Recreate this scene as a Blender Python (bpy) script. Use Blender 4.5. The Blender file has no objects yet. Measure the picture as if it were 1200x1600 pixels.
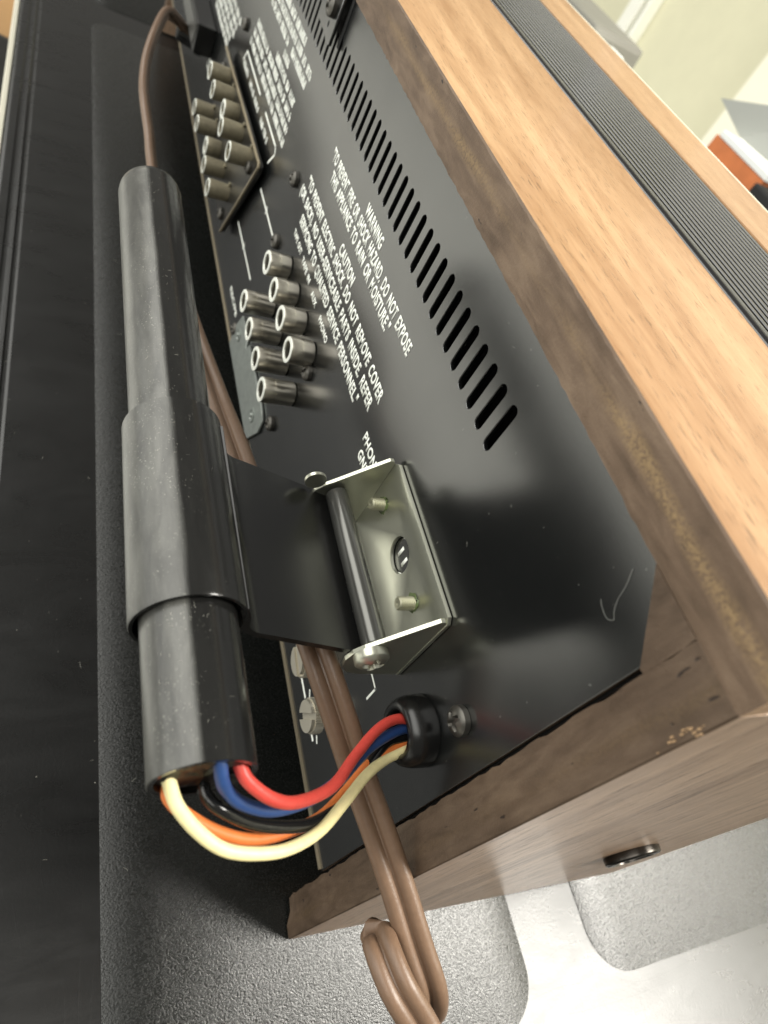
import bpy, bmesh, math, random
from mathutils import Vector, Matrix
random.seed(7)
S = bpy.context.scene
COL = S.collection
ZT = 197.6                      # height of the camera over the table, mm; drawings use z = 0 at camera height


def W(p):                       # millimetre drawing coordinates -> metres, table top at z = 0
    return Vector((p[0] / 1000, p[1] / 1000, (p[2] + ZT) / 1000))


# ------------------------------------------------------------------ camera
cam = bpy.data.cameras.new("camera")
co = bpy.data.objects.new("camera", cam)
COL.objects.link(co)
right = Vector((0.2358168, 0.87496057, 0.4228882))
down = Vector((0.80481992, 0.06805637, -0.58960429))
fwd = Vector((-0.54466074, 0.47938745, -0.68813687))
co.matrix_world = Matrix((( right.x, -down.x, -fwd.x, 0), (right.y, -down.y, -fwd.y, 0), (right.z, -down.z, -fwd.z, ZT / 1000), (0, 0, 0, 1)))
cam.sensor_fit = 'VERTICAL'
cam.sensor_height = 36
cam.lens = 36 * 1074 / 1600
cam.clip_start = 0.01
cam.clip_end = 50
cam.dof.use_dof = True
cam.dof.focus_distance = 0.137
cam.dof.aperture_fstop = 24
S.camera = co
S.view_settings.view_transform = 'Standard'
S.view_settings.look = 'None'
S.view_settings.exposure = 0
S.view_settings.gamma = 1

# ------------------------------------------------------------------ world and lamps (a lit room)
wd = bpy.data.worlds.new("World")
S.world = wd
wd.use_nodes = True
wd.node_tree.nodes["Background"].inputs[0].default_value = (0.86, 0.83, 0.74, 1)
wd.node_tree.nodes["Background"].inputs[1].default_value = 0.30


def area(name, loc, target, sx, sy, radiance, color):
    l = bpy.data.lights.new(name, 'AREA')
    l.shape = 'RECTANGLE'
    l.size = sx
    l.size_y = sy
    l.energy = radiance * math.pi * sx * sy
    l.color = color
    o = bpy.data.objects.new(name, l)
    COL.objects.link(o)
    o.location = loc
    d = Vector(target) - Vector(loc)
    o.rotation_euler = d.to_track_quat('-Z', 'Y').to_euler()
    return o


area("ceiling_lamp", (0.30, 1.15, 1.55), (0, 0.1, 0), 0.78, 0.78, 43, (1.0, 0.965, 0.885))
area("ceiling_lamp_row", (-1.3, -1.40, 1.65), (-1.3, -1.40, 0), 4.6, 1.9, 4.3, (1.0, 0.99, 0.93))
area("rear_fill", (-1.5, -2.7, 0.75), (-1.5, 0, 0.2), 4.5, 1.9, 2.3, (1.0, 1.0, 0.95))  # unseen fill light, added to brighten the reflection on the tube's outer side


# ------------------------------------------------------------------ node helpers
def mat(name, base=(0.5, 0.5, 0.5), rough=0.5, metal=0.0, ior=1.45, coat=0.0):
    m = bpy.data.materials.new(name)
    m.use_nodes = True
    b = m.node_tree.nodes["Principled BSDF"]
    b.inputs["Base Color"].default_value = (*base, 1)
    b.inputs["Roughness"].default_value = rough
    b.inputs["Metallic"].default_value = metal
    b.inputs["IOR"].default_value = ior
    b.inputs["Coat Weight"].default_value = coat
    return m


def N(m, t, **kw):
    n = m.node_tree.nodes.new(t)
    for k, v in kw.items():
        if k in n.inputs:
            n.inputs[k].default_value = v
        else:
            setattr(n, k, v)
    return n


def L(m, a, b):
    m.node_tree.links.new(a, b)


def bsdf(m):
    return m.node_tree.nodes["Principled BSDF"]


def coords(m, scale=(1000, 1000, 1000), rot=(0, 0, 0)):
    # object-space coordinates scaled to millimetres (times per-axis stretch)
    tc = N(m, 'ShaderNodeTexCoord')
    mp = N(m, 'ShaderNodeMapping')
    mp.inputs['Scale'].default_value = scale
    mp.inputs['Rotation'].default_value = rot
    L(m, tc.outputs['Object'], mp.inputs['Vector'])
    return mp.outputs['Vector']


def noise(m, vec, scale, detail=4, rough=0.55, dist=0.0):
    n = N(m, 'ShaderNodeTexNoise')
    n.inputs['Scale'].default_value = scale
    n.inputs['Detail'].default_value = detail
    n.inputs['Roughness'].default_value = rough
    n.inputs['Distortion'].default_value = dist
    L(m, vec, n.inputs['Vector'])
    return n.outputs['Fac']


def ramp(m, fac, stops):
    r = N(m, 'ShaderNodeValToRGB')
    e = r.color_ramp.elements
    while len(e) < len(stops):
        e.new(0.5)
    for i, (p, c) in enumerate(stops):
        e[i].position = p
        e[i].color = (*c, 1) if len(c) == 3 else c
    L(m, fac, r.inputs['Fac'])
    return r.outputs['Color']


def mixc(m, fac, a, b, mode='MIX'):
    x = N(m, 'ShaderNodeMix', data_type='RGBA', blend_type=mode)
    for sock, v in ((x.inputs[0], fac), (x.inputs[6], a), (x.inputs[7], b)):
        if isinstance(v, (int, float)):
            sock.default_value = v
        elif isinstance(v, tuple):
            sock.default_value = (*v, 1)
        else:
            L(m, v, sock)
    return x.outputs[2]


def mathn(m, op, a, b=None, c=None):
    x = N(m, 'ShaderNodeMath', operation=op)
    for i, v in enumerate((a, b, c)):
        if v is None:
            continue
        if isinstance(v, (int, float)):
            x.inputs[i].default_value = v
        else:
            L(m, v, x.inputs[i])
    return x.outputs[0]


def bump(m, h, strength=0.3, dist=0.0002, normal=None):
    b = N(m, 'ShaderNodeBump')
    b.inputs['Strength'].default_value = strength
    b.inputs['Distance'].default_value = dist
    L(m, h, b.inputs['Height'])
    if normal:
        L(m, normal, b.inputs['Normal'])
    L(m, b.outputs['Normal'], bsdf(m).inputs['Normal'])
    return b.outputs['Normal']


def sepxyz(m, vec):
    s = N(m, 'ShaderNodeSeparateXYZ')
    L(m, vec, s.inputs[0])
    return s.outputs


# ------------------------------------------------------------------ materials
def m_painted(name, base, rough, ior, speck=0.0, bumpk=0.06):
    m = mat(name, base, rough, ior=ior)
    v = coords(m)
    big = noise(m, v, 0.05, 3)
    fine = noise(m, v, 3.0, 3)
    L(m, mathn(m, 'MULTIPLY_ADD', big, 0.10, rough - 0.05), bsdf(m).inputs['Roughness'])
    if speck:
        s = noise(m, v, 1.1, 1)
        k = ramp(m, s, [(0.78, (0, 0, 0)), (0.82, (1, 1, 1))])
        L(m, mixc(m, mathn(m, 'MULTIPLY', k, speck), base, (0.45, 0.45, 0.4)), bsdf(m).inputs['Base Color'])
    bump(m, fine, bumpk, 0.00008)
    return m


PANEL = m_painted("black_lacquered_steel", (0.0035, 0.004, 0.004), 0.23, 2.0, 0.15)
BLACK = m_painted("black_paint", (0.006, 0.006, 0.006), 0.35, 1.5)
DARK = mat("dark_interior", (0.006, 0.006, 0.006), 0.8)
INK = mat("white_print", (0.86, 0.88, 0.82), 0.6)
RUBBER = m_painted("black_rubber", (0.005, 0.005, 0.005), 0.26, 1.5, 0, 0.12)
NICKEL = mat("dull_nickel", (0.56, 0.53, 0.46), 0.30, 1.0)
RIM = mat("jack_rim", (0.85, 0.87, 0.80), 0.35, 0.2)
INSUL = mat("jack_insulator", (0.012, 0.02, 0.018), 0.3)
ZINC = mat("yellow_zinc", (0.62, 0.62, 0.44), 0.22, 0.9)
v = coords(ZINC)
L(ZINC, mixc(ZINC, noise(ZINC, v, 0.06, 3), (0.46, 0.465, 0.38), (0.70, 0.71, 0.60)), bsdf(ZINC).inputs['Base Color'])
L(ZINC, mathn(ZINC, 'MULTIPLY_ADD', noise(ZINC, v, 0.15, 3), 0.14, 0.27), bsdf(ZINC).inputs['Roughness'])
THREAD = mat("green_locked_thread", (0.55, 0.54, 0.40), 0.4, 0.8)
LOCK = mat("green_thread_lock", (0.09, 0.12, 0.045), 0.4)
STEEL = mat("terminal_steel", (0.66, 0.62, 0.52), 0.38, 0.75)
SCREWM = mat("dark_screw", (0.10, 0.095, 0.085), 0.35, 0.8)
GOLDEDGE = mat("bare_steel_edge", (0.40, 0.34, 0.24), 0.38, 0.8)
CAPM = mat("tarnished_cap", (0.40, 0.36, 0.26), 0.42, 0.55)
v = coords(CAPM)
L(CAPM, mixc(CAPM, noise(CAPM, v, 0.5, 4), (0.15, 0.13, 0.09), (0.33, 0.30, 0.21)), bsdf(CAPM).inputs['Base Color'])
PLATEG = mat("grey_zinc_plate", (0.40, 0.43, 0.42), 0.45, 0.7)
v = coords(PLATEG)
L(PLATEG, mixc(PLATEG, noise(PLATEG, v, 0.6, 5), (0.19, 0.21, 0.20), (0.42, 0.45, 0.42)), bsdf(PLATEG).inputs['Base Color'])


def m_wood(name, stretch, dark, light, rough, pore, bumpk=0.25, figure=1.0, coat=0.0, porescale=3.2):
    m = mat(name, light, rough, coat=coat)
    v = coords(m, stretch)
    f1 = noise(m, v, 0.10 * figure, 5, 0.6, 1.2)
    f2 = noise(m, v, 0.9, 6, 0.65, 0.4)
    f3 = noise(m, v, porescale, 3, 0.6)
    f = mathn(m, 'ADD', mathn(m, 'MULTIPLY', f1, 0.78), mathn(m, 'MULTIPLY', f2, 0.22))
    c = ramp(m, f, [(0.34, dark), (0.50, tuple((a + b) / 2 for a, b in zip(dark, light))), (0.64, light)])
    p = ramp(m, f3, [(0.34, (1, 1, 1)), (0.42, (0, 0, 0))])
    c = mixc(m, mathn(m, 'MULTIPLY', p, pore), c, tuple(x * 0.35 for x in dark))
    L(m, c, bsdf(m).inputs['Base Color'])
    h = mathn(m, 'SUBTRACT', f2, mathn(m, 'MULTIPLY', p, 0.6))
    bump(m, h, bumpk, 0.0002)
    return m


WOODTOP = m_wood("walnut_top_veneer", (130, 1000, 1000), (0.20, 0.095, 0.036), (0.42, 0.265, 0.145), 0.36, 0.5, 0.2, 0.42, 0.12, porescale=2.2)
WOODSIDE = m_wood("walnut_side_veneer", (1000, 1000, 45), (0.23, 0.145, 0.095), (0.46, 0.32, 0.22), 0.30, 1.0, 0.35, 1.2, porescale=1.7)


def m_edge(name, st, gain, gold_amt):
    # stained particle-board edge with a worn golden streak along its middle
    m = mat(name, (0.10, 0.06, 0.04), 0.55)
    v = coords(m)
    vx = coords(m, st)
    f = noise(m, vx, 0.5, 6, 0.6, 0.6)
    f0 = noise(m, v, 0.05, 4, 0.6)
    c = ramp(m, mathn(m, 'ADD', mathn(m, 'MULTIPLY', f, 0.5), mathn(m, 'MULTIPLY', f0, 0.5)), [(0.36, tuple(gain * q for q in (0.064, 0.039, 0.022))), (0.5, tuple(gain * q for q in (0.104, 0.067, 0.042))), (0.64, tuple(gain * q for q in (0.152, 0.104, 0.068)))])
    chips = noise(m, v, 1.8, 4, 0.7)
    at = N(m, 'ShaderNodeAttribute', attribute_name='streak')
    wob = mathn(m, 'MULTIPLY_ADD', noise(m, vx, 0.25, 3), 0.7, -0.35)
    a = mathn(m, 'SUBTRACT', 1.0, mathn(m, 'MULTIPLY', mathn(m, 'ABSOLUTE', mathn(m, 'ADD', at.outputs['Fac'], wob)), 3.0))
    broad = noise(m, v, 0.03, 2)
    a = mathn(m, 'MULTIPLY', a, ramp(m, broad, [(0.40, (0.15, 0.15, 0.15)), (0.58, (1, 1, 1))]))
    a = mathn(m, 'MULTIPLY', a, ramp(m, chips, [(0.38, (0.1, 0.1, 0.1)), (0.55, (1, 1, 1))]))
    a = mathn(m, 'MULTIPLY', mathn(m, 'MINIMUM', mathn(m, 'MAXIMUM', a, 0.0), 1.0), gold_amt)
    gold = mixc(m, chips, (0.14, 0.09, 0.04), tuple(gain * q for q in (0.34, 0.23, 0.11)))
    c = mixc(m, a, c, gold)
    nick = ramp(m, noise(m, coords(m, tuple(350 if q < 900 else 1000 for q in st)), 0.9, 2, 0.4), [(0.21, (1, 1, 1)), (0.25, (0, 0, 0))])
    c = mixc(m, nick, c, (0.02, 0.012, 0.008))
    L(m, c, bsdf(m).inputs['Base Color'])
    bump(m, mathn(m, 'SUBTRACT', mathn(m, 'ADD', mathn(m, 'MULTIPLY', f, 0.5), chips), nick), 0.4, 0.00025)
    return m


WOODEDGE = m_edge("stained_top_edge", (200, 1000, 1000), 1.0, 0.7)
SIDEEDGE = m_edge("stained_side_edge", (1000, 1000, 200), 0.72, 0.15)


def m_tube(name, rough):
    m = mat(name, (0.02, 0.02, 0.02), rough, ior=1.5)
    v = coords(m)
    vs = coords(m, (250, 1000, 1000))
    fl = noise(m, v, 2.6, 2, 0.5)
    sp = ramp(m, fl, [(0.64, (0, 0, 0)), (0.70, (1, 1, 1))])
    clump = ramp(m, noise(m, v, 0.16, 3, 0.6), [(0.46, (0.05, 0.05, 0.05)), (0.62, (1, 1, 1))])
    sp = mathn(m, 'MULTIPLY', sp, clump)
    dusty_sheen = ramp(m, noise(m, vs, 0.35, 5, 0.6, 0.5), [(0.35, (0.038, 0.038, 0.035)), (0.7, (0.088, 0.088, 0.080))])
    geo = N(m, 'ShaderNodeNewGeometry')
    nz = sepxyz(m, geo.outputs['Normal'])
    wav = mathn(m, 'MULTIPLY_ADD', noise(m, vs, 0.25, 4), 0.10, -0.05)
    lit_flank = mathn(m, 'MULTIPLY_ADD', mathn(m, 'ADD', mathn(m, 'ADD', mathn(m, 'MULTIPLY', nz[2], -0.1), mathn(m, 'MULTIPLY', nz[1], -1.0)), wav), 7.0, -0.55)
    lit_flank = mathn(m, 'MAXIMUM', mathn(m, 'MINIMUM', lit_flank, 1.0), 0.06)          # painted lamp reflection: outer flank pale, inner one black; the dust specks follow it
    c = mixc(m, lit_flank, (0.005, 0.005, 0.005), dusty_sheen)
    c = mixc(m, mathn(m, 'MULTIPLY', sp, mathn(m, 'MULTIPLY', lit_flank, 0.55)), c, (0.40, 0.40, 0.35))
    L(m, c, bsdf(m).inputs['Base Color'])
    L(m, mathn(m, 'MULTIPLY_ADD', lit_flank, 0.16, rough - 0.06), bsdf(m).inputs['Roughness'])
    bump(m, mathn(m, 'ADD', noise(m, v, 0.9, 4), mathn(m, 'MULTIPLY', noise(m, v, 5, 2), 0.3)), 0.10, 0.0003)
    return m


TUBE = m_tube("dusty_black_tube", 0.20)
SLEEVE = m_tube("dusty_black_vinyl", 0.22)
ARM = m_painted("black_moulded_plastic", (0.006, 0.006, 0.006), 0.26, 1.5, 0.12, 0.08)
BARREL = mat("dark_steel_barrel", (0.12, 0.12, 0.112), 0.22, 0.65)
POT = m_painted("glossy_potting", (0.003, 0.003, 0.003), 0.38, 1.5, 0, 0.6)


def m_wire(name, c, rough=0.42):
    m = mat(name, c, rough)
    v = coords(m)
    L(m, mixc(m, noise(m, v, 0.8, 4), tuple(x * 0.8 for x in c), tuple(min(1, x * 1.1) for x in c)), bsdf(m).inputs['Base Color'])
    bump(m, mathn(m, 'ADD', noise(m, v, 2.5, 2), mathn(m, 'MULTIPLY', noise(m, v, 0.5, 2), 2.0)), 0.15, 0.0002)
    return m


RED = m_wire("red_insulation", (0.56, 0.06, 0.045))
BLUE = m_wire("blue_insulation", (0.022, 0.06, 0.19))
BLKW = m_wire("black_insulation", (0.008, 0.008, 0.008), 0.16)
ORANGE = m_wire("orange_insulation", (0.66, 0.18, 0.045))
CREAM = m_wire("cream_insulation", (0.82, 0.72, 0.38))
CORD = m_wire("brown_cord_vinyl", (0.150, 0.092, 0.058), 0.40)


def m_table(name, base, rough, grain, ior=1.5):
    m = mat(name, base, rough, ior=ior)
    v = coords(m)
    big = noise(m, v, 0.012, 4)
    smudge = noise(m, coords(m, (1000, 400, 1000), (0, 0, 0.5)), 0.06, 6, 0.65, 1.0)
    L(m, mixc(m, smudge, tuple(x * 0.75 for x in base), tuple(x * 1.35 for x in base)), bsdf(m).inputs['Base Color'])
    if grain:
        vv = coords(m, (1000, 760, 1000), (0, 0, 0.5))
        g = noise(m, vv, 2.7, 2, 0.6, 0.0)
        g2 = noise(m, v, 4.5, 1)
        h = mathn(m, 'ADD', g, mathn(m, 'MULTIPLY', g2, 0.25))
        bump(m, h, 1.0, 0.00011)
        L(m, mathn(m, 'MULTIPLY_ADD', mathn(m, 'SUBTRACT', g, 0.5), 0.8, rough + 0.01), bsdf(m).inputs['Roughness'])
    else:
        w = noise(m, coords(m, (1000, 160, 1000), (0, 0, -0.5)), 0.10, 1, 0.4)
        w2 = noise(m, coords(m, (140, 1000, 1000), (0, 0, 0.35)), 0.13, 1, 0.4)
        scr = mathn(m, 'ADD', ramp(m, mathn(m, 'ABSOLUTE', mathn(m, 'SUBTRACT', w, 0.5)), [(0.0, (1, 1, 1)), (0.004, (0, 0, 0))]), ramp(m, mathn(m, 'ABSOLUTE', mathn(m, 'SUBTRACT', w2, 0.52)), [(0.0, (1, 1, 1)), (0.004, (0, 0, 0))]))
        L(m, mathn(m, 'MULTIPLY_ADD', smudge, 0.22, rough - 0.11), bsdf(m).inputs['Roughness'])
        bump(m, mathn(m, 'ADD', noise(m, v, 1.2, 3), mathn(m, 'MULTIPLY', scr, 0.25)), 0.12, 0.0002)
    return m


TABLE = m_table("smooth_black_table_plastic", (0.006, 0.006, 0.006), 0.29, False)
TPAD = m_table("pebbled_black_table_plastic", (0.005, 0.0055, 0.005), 0.22, True)
GRILLE = m_painted("black_grille_plastic", (0.008, 0.008, 0.009), 0.20, 1.7, 0, 0.02)
LIPM = mat("champagne_front_edge", (0.62, 0.60, 0.50), 0.45, 0.2)


def m_plain(name, c, rough=0.7, var=0.12, sc=0.02):
    m = mat(name, c, rough)
    v = coords(m)
    L(m, mixc(m, noise(m, v, sc, 5), tuple(x * (1 - var) for x in c), tuple(min(1, x * (1 + var)) for x in c)), bsdf(m).inputs['Base Color'])
    return m


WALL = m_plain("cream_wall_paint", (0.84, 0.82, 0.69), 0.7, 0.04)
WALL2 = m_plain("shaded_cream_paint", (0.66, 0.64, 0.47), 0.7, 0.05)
TRIM = m_plain("white_trim_paint", (0.85, 0.85, 0.78), 0.4, 0.03)
FLOOR = m_plain("pale_floor_tile", (0.76, 0.76, 0.72), 0.5, 0.08, 0.005)
BOXO = m_plain("orange_brown_card", (0.55, 0.17, 0.055), 0.6, 0.45, 0.03)
WHITE = m_plain("white_card", (0.80, 0.82, 0.80), 0.5, 0.05)
GREYB = m_plain("grey_box_plastic", (0.20, 0.195, 0.17), 0.5, 0.1)
SHEET = m_plain("pale_grey_film", (0.33, 0.34, 0.31), 0.35, 0.12, 0.01)
BLKB = m_plain("black_cloth", (0.012, 0.012, 0.012), 0.6, 0.3)
TAN = m_plain("tan_carton", (0.26, 0.15, 0.06), 0.7, 0.3, 0.006)
HAIR = mat("fine_hair", (0.25, 0.25, 0.23), 0.6)
LINT = mat("lint", (0.42, 0.41, 0.36), 0.8)

# ------------------------------------------------------------------ object helpers
ORG = {}


def thing(name, label, cat, base, group=None):
    o = bpy.data.objects.new(name, None)
    COL.objects.link(o)
    o.empty_display_size = 0.01
    o.location = W(base)
    ORG[o.name] = W(base)
    o['label'] = label
    o['category'] = cat
    if group:
        o['group'] = group
    return o


def mk(name, bm, m, parent=None, loc=None, label=None, smooth=None, kind=None):
    """bm holds millimetre drawing coordinates relative to loc (absolute when loc is None)"""
    if isinstance(bm, bpy.types.Mesh):
        me = bm
    else:
        bm.normal_update()
        bmesh.ops.recalc_face_normals(bm, faces=bm.faces)
        me = bpy.data.meshes.new(name)
        bm.to_mesh(me)
        bm.free()
        off = Vector((0, 0, 0)) if loc is not None else Vector((0, 0, ZT / 1000))
        po = ORG[parent.name] if (parent is not None and loc is None) else Vector((0, 0, 0))
        me.transform(Matrix.Translation(off - po) @ Matrix.Scale(0.001, 4))
        me.materials.append(m)
        if smooth is not None:
            me.polygons.foreach_set('use_smooth', [True] * len(me.polygons))
            me.set_sharp_from_angle(angle=math.radians(smooth))
    o = bpy.data.objects.new(name, me)
    COL.objects.link(o)
    world = W(loc) if loc is not None else (ORG[parent.name] if parent is not None else Vector((0, 0, 0)))
    o.location = world - (ORG[parent.name] if parent is not None else Vector((0, 0, 0)))
    ORG[o.name] = world
    if parent is not None:
        o.parent = parent
    if label:
        o['label'] = label
    if kind:
        o['kind'] = kind
    return o


def tag(o, label, cat, group=None):
    o['label'] = label
    o['category'] = cat
    if group:
        o['group'] = group
    return o


def box(bm, a, b, bev=0.0):
    x0, x1 = sorted((a[0], b[0]))
    y0, y1 = sorted((a[1], b[1]))
    z0, z1 = sorted((a[2], b[2]))
    vs = [bm.verts.new((x, y, z)) for x in (x0, x1) for y in (y0, y1) for z in (z0, z1)]
    fs = [(0, 1, 3, 2), (4, 6, 7, 5), (0, 4, 5, 1), (2, 3, 7, 6), (0, 2, 6, 4), (1, 5, 7, 3)]
    faces = [bm.faces.new([vs[i] for i in f]) for f in fs]
    if bev:
        es = list({e for f in faces for e in f.edges})
        bmesh.ops.bevel(bm, geom=es, offset=bev, segments=2, affect='EDGES', profile=0.6)


def boxm(a, b, bev=0.0):
    bm = bmesh.new()
    box(bm, a, b, bev)
    return bm


def prism(pts, axis, c0, c1, bev=0.0):
    """polygon in the two other axes, extruded along axis from c0 to c1"""
    bm = bmesh.new()

    def P(p, c):
        if axis == 0:
            return (c, p[0], p[1])
        if axis == 1:
            return (p[0], c, p[1])
        return (p[0], p[1], c)
    a = [bm.verts.new(P(p, c0)) for p in pts]
    b = [bm.verts.new(P(p, c1)) for p in pts]
    n = len(pts)
    bm.faces.new(a)
    bm.faces.new(b[::-1])
    for i in range(n):
        bm.faces.new((a[i], b[i], b[(i + 1) % n], a[(i + 1) % n]))
    bmesh.ops.recalc_face_normals(bm, faces=bm.faces)
    if bev:
        es = [e for e in bm.edges if e.is_manifold and e.calc_face_angle(0) > 0.6]
        bmesh.ops.bevel(bm, geom=es, offset=bev, segments=2, affect='EDGES', profile=0.6)
    return bm


AX = {'x': (Vector((1, 0, 0)), Vector((0, 1, 0)), Vector((0, 0, 1))),
      '-y': (Vector((0, -1, 0)), Vector((1, 0, 0)), Vector((0, 0, 1))),
      'z': (Vector((0, 0, 1)), Vector((1, 0, 0)), Vector((0, 1, 0)))}


def lathe(bm, prof, axis='-y', org=(0, 0, 0), n=32, phase=0.0):
    """prof: (height along axis, radius); closed with caps where radius > 0"""
    d, u, w = AX[axis]
    o = Vector(org)
    rings = []
    for h, r in prof:
        if r <= 1e-6:
            rings.append([bm.verts.new(o + d * h)])
        else:
            rings.append([bm.verts.new(o + d * h + (u * math.cos(phase + 2 * math.pi * k / n) + w * math.sin(phase + 2 * math.pi * k / n)) * r) for k in range(n)])
    for a, b in zip(rings, rings[1:]):
        for k in range(n):
            k2 = (k + 1) % n
            if len(a) == 1:
                bm.faces.new((a[0], b[k], b[k2]))
            elif len(b) == 1:
                bm.faces.new((a[k], b[0], a[k2]))
            else:
                bm.faces.new((a[k], b[k], b[k2], a[k2]))
    return bm


def crom(pts, sub):
    P = [Vector(p) for p in pts]
    P = [P[0] * 2 - P[1]] + P + [P[-1] * 2 - P[-2]]
    out = []
    for i in range(1, len(P) - 2):
        p0, p1, p2, p3 = P[i - 1:i + 3]
        for k in range(sub):
            t = k / sub
            out.append(0.5 * ((2 * p1) + (p2 - p0) * t + (2 * p0 - 5 * p1 + 4 * p2 - p3) * t * t + (3 * p1 - p0 - 3 * p2 + p3) * t ** 3))
    out.append(P[-2])
    return out


def sweep(path, profile, ref=(0.3, -0.35, 0.88), rolls=None, sub=8, transport=False):
    pts = crom(path, sub)
    n = len(pts)
    bm = bmesh.new()
    rings = []
    prev = None
    for i, p in enumerate(pts):
        t = (pts[min(i + 1, n - 1)] - pts[max(i - 1, 0)]).normalized()
        if prev is None or not transport:
            rf = ref(i / max(1, n - 1)) if callable(ref) else ref
            s = t.cross(Vector(rf))
            if prev is not None and s.dot(prev) < 0:
                s = -s
        else:
            s = prev - t * prev.dot(t)
        s.normalize()
        prev = s.copy()
        q = s.cross(t).normalized()
        if rolls:
            f = i / sub
            a = int(min(f, len(rolls) - 1))
            b = min(a + 1, len(rolls) - 1)
            th = math.radians(rolls[a] * (1 - (f - a)) + rolls[b] * (f - a))
            s, q = s * math.cos(th) + q * math.sin(th), q * math.cos(th) - s * math.sin(th)
        rings.append([bm.verts.new(p + s * x + q * y) for x, y in profile])
    m = len(profile)
    for a, b in zip(rings, rings[1:]):
        for k in range(m):
            bm.faces.new((a[k], a[(k + 1) % m], b[(k + 1) % m], b[k]))
    bm.faces.new(rings[0])
    bm.faces.new(rings[-1][::-1])
    return bm


def circle(r, n=14):
    return [(r * math.cos(2 * math.pi * k / n), r * math.sin(2 * math.pi * k / n)) for k in range(n)]


def plate2d(outer, holes, t, bev, to3d):
    """flat plate with holes; outer and holes in 2D mm, to3d maps (u, v, w) to drawing mm"""
    cu = bpy.data.curves.new("tmp", 'CURVE')
    cu.dimensions = '2D'
    cu.fill_mode = 'BOTH'
    cu.extrude = max(t / 2 - bev, 0.001)
    cu.bevel_depth = bev
    cu.bevel_resolution = 1
    for lp in [outer] + holes:
        sp = cu.splines.new('POLY')
        sp.points.add(len(lp) - 1)
        for i, p in enumerate(lp):
            sp.points[i].co = (p[0], p[1], 0, 1)
        sp.use_cyclic_u = True
    o = bpy.data.objects.new("tmp", cu)
    COL.objects.link(o)
    me = bpy.data.meshes.new_from_object(o.evaluated_get(bpy.context.evaluated_depsgraph_get()))
    bm = bmesh.new()
    bm.from_mesh(me)
    bmesh.ops.remove_doubles(bm, verts=bm.verts, dist=0.0005)
    for v_ in bm.verts:
        v_.co = Vector(to3d(*v_.co))
    bpy.data.objects.remove(o)
    bpy.data.curves.remove(cu)
    bpy.data.meshes.remove(me)
    return bm


def stadium(x, z0, z1, w, n=6):
    r = w / 2
    pts = []
    for k in range(n + 1):
        a = math.pi * k / n
        pts.append((x + r * math.cos(a), z1 - r + r * math.sin(a)))
    for k in range(n + 1):
        a = math.pi + math.pi * k / n
        pts.append((x + r * math.cos(a), z0 + r + r * math.sin(a)))
    return pts


def roundrect(x0, y0, x1, y1, r, n=8):
    pts = []
    for cx, cy, a0 in ((x1 - r, y1 - r, 0), (x0 + r, y1 - r, 90), (x0 + r, y0 + r, 180), (x1 - r, y0 + r, 270)):
        for k in range(n + 1):
            a = math.radians(a0 + 90 * k / n)
            pts.append((cx + r * math.cos(a), cy + r * math.sin(a)))
    return pts


PY = 72.0                       # plane of the rear panel
# ================================================================== SETTING
fl = boxm((-4200, -4000, -960), (3000, 2600, -940))
mk('floor', fl, FLOOR, kind='structure')
mk('added_dark_slab', prism(roundrect(-420, -1100, 700, -60, 60), 2, -939, -932), m_plain("added_slab_dark", (0.03, 0.03, 0.03), 0.8, 0.2, 0.02), kind='structure')  # unseen dark slab, added to darken the rear panel's reflection
wl = bmesh.new()
box(wl, (-1640 - 6, 1600, -940), (2600, 1660, 1900))
mk('wall', wl, WALL, kind='structure')
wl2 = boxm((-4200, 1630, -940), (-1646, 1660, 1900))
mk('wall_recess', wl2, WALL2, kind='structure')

# ------------------------------------------------------------------ table
table = thing('work_table', 'black moulded plastic table top with pebbled panels, under the receiver', 'table', (-200, 300, -198.4))
bm = prism([(-14.6, -212), (-14.4, -199.6), (-13.8, -198.7), (-12.6, -198.4), (-9.4, -198.4), (-8.6, -199.0), (-7.6, -199.0), (-6.8, -198.3), (-5.6, -198.2), (-4.8, -198.9), (-3.8, -198.9), (-2.8, -198.4),
            (700, -198.4), (704, -200), (704, -212)], 0, -1000, 700)
mk('table_top', bm, TABLE, table)
bm = prism([(-17.4, -214), (-17.4, -200.0), (-16.8, -199.2), (-14.8, -199.3), (-14.7, -204), (-14.7, -214)], 0, -1000, 700)
mk('edge_strip', bm, LIPM, table, label='pale bright strip along the table edge')
for (x0, y0, x1, y1) in ((-545, 26, 20.5, 141), (-545, 167, 16.5, 287), (-1000, 26, -572, 141), (48, 40, 400, 141)):
    if x0 == 48:
        continue
    bm = plate2d(roundrect(x0, y0, x1, y1, 14, 10), [], 0.6, 0.08, lambda u, v_, w: (u, v_, -198.52 + w))
    mk('pebbled_panel', bm, TPAD, table, smooth=40)

# ================================================================== RECEIVER
rx = thing('stereo_receiver', 'walnut cased stereo receiver seen from its black rear panel', 'receiver', (-280, 135, -197.6))

# rear panel with real vent slots
slots = []
x = -70.2
tabx = (-229, -213.2)
i = 0
while x > -555:
    top = -58.3
    slots.append(stadium(x, -68.8, top + 0.1, 2.6))
    x -= 5.02
hole = []
outer = [(-24.2, -58.2), (-33.5, -48.6), (-566, -48.6), (-566, -171.0), (-24.2, -171.0)]
panel = plate2d(outer, slots, 1.1, 0.15, lambda u, v_, w: (u, PY + 0.57 + w, v_))
mk('rear_panel', panel, PANEL, rx)
mk('panel_lip', boxm((-566, PY - 0.45, -171.9), (-24.6, PY + 1.4, -171.15)), GOLDEDGE, rx, label='thin bare metal lower lip of the rear panel')
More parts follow.
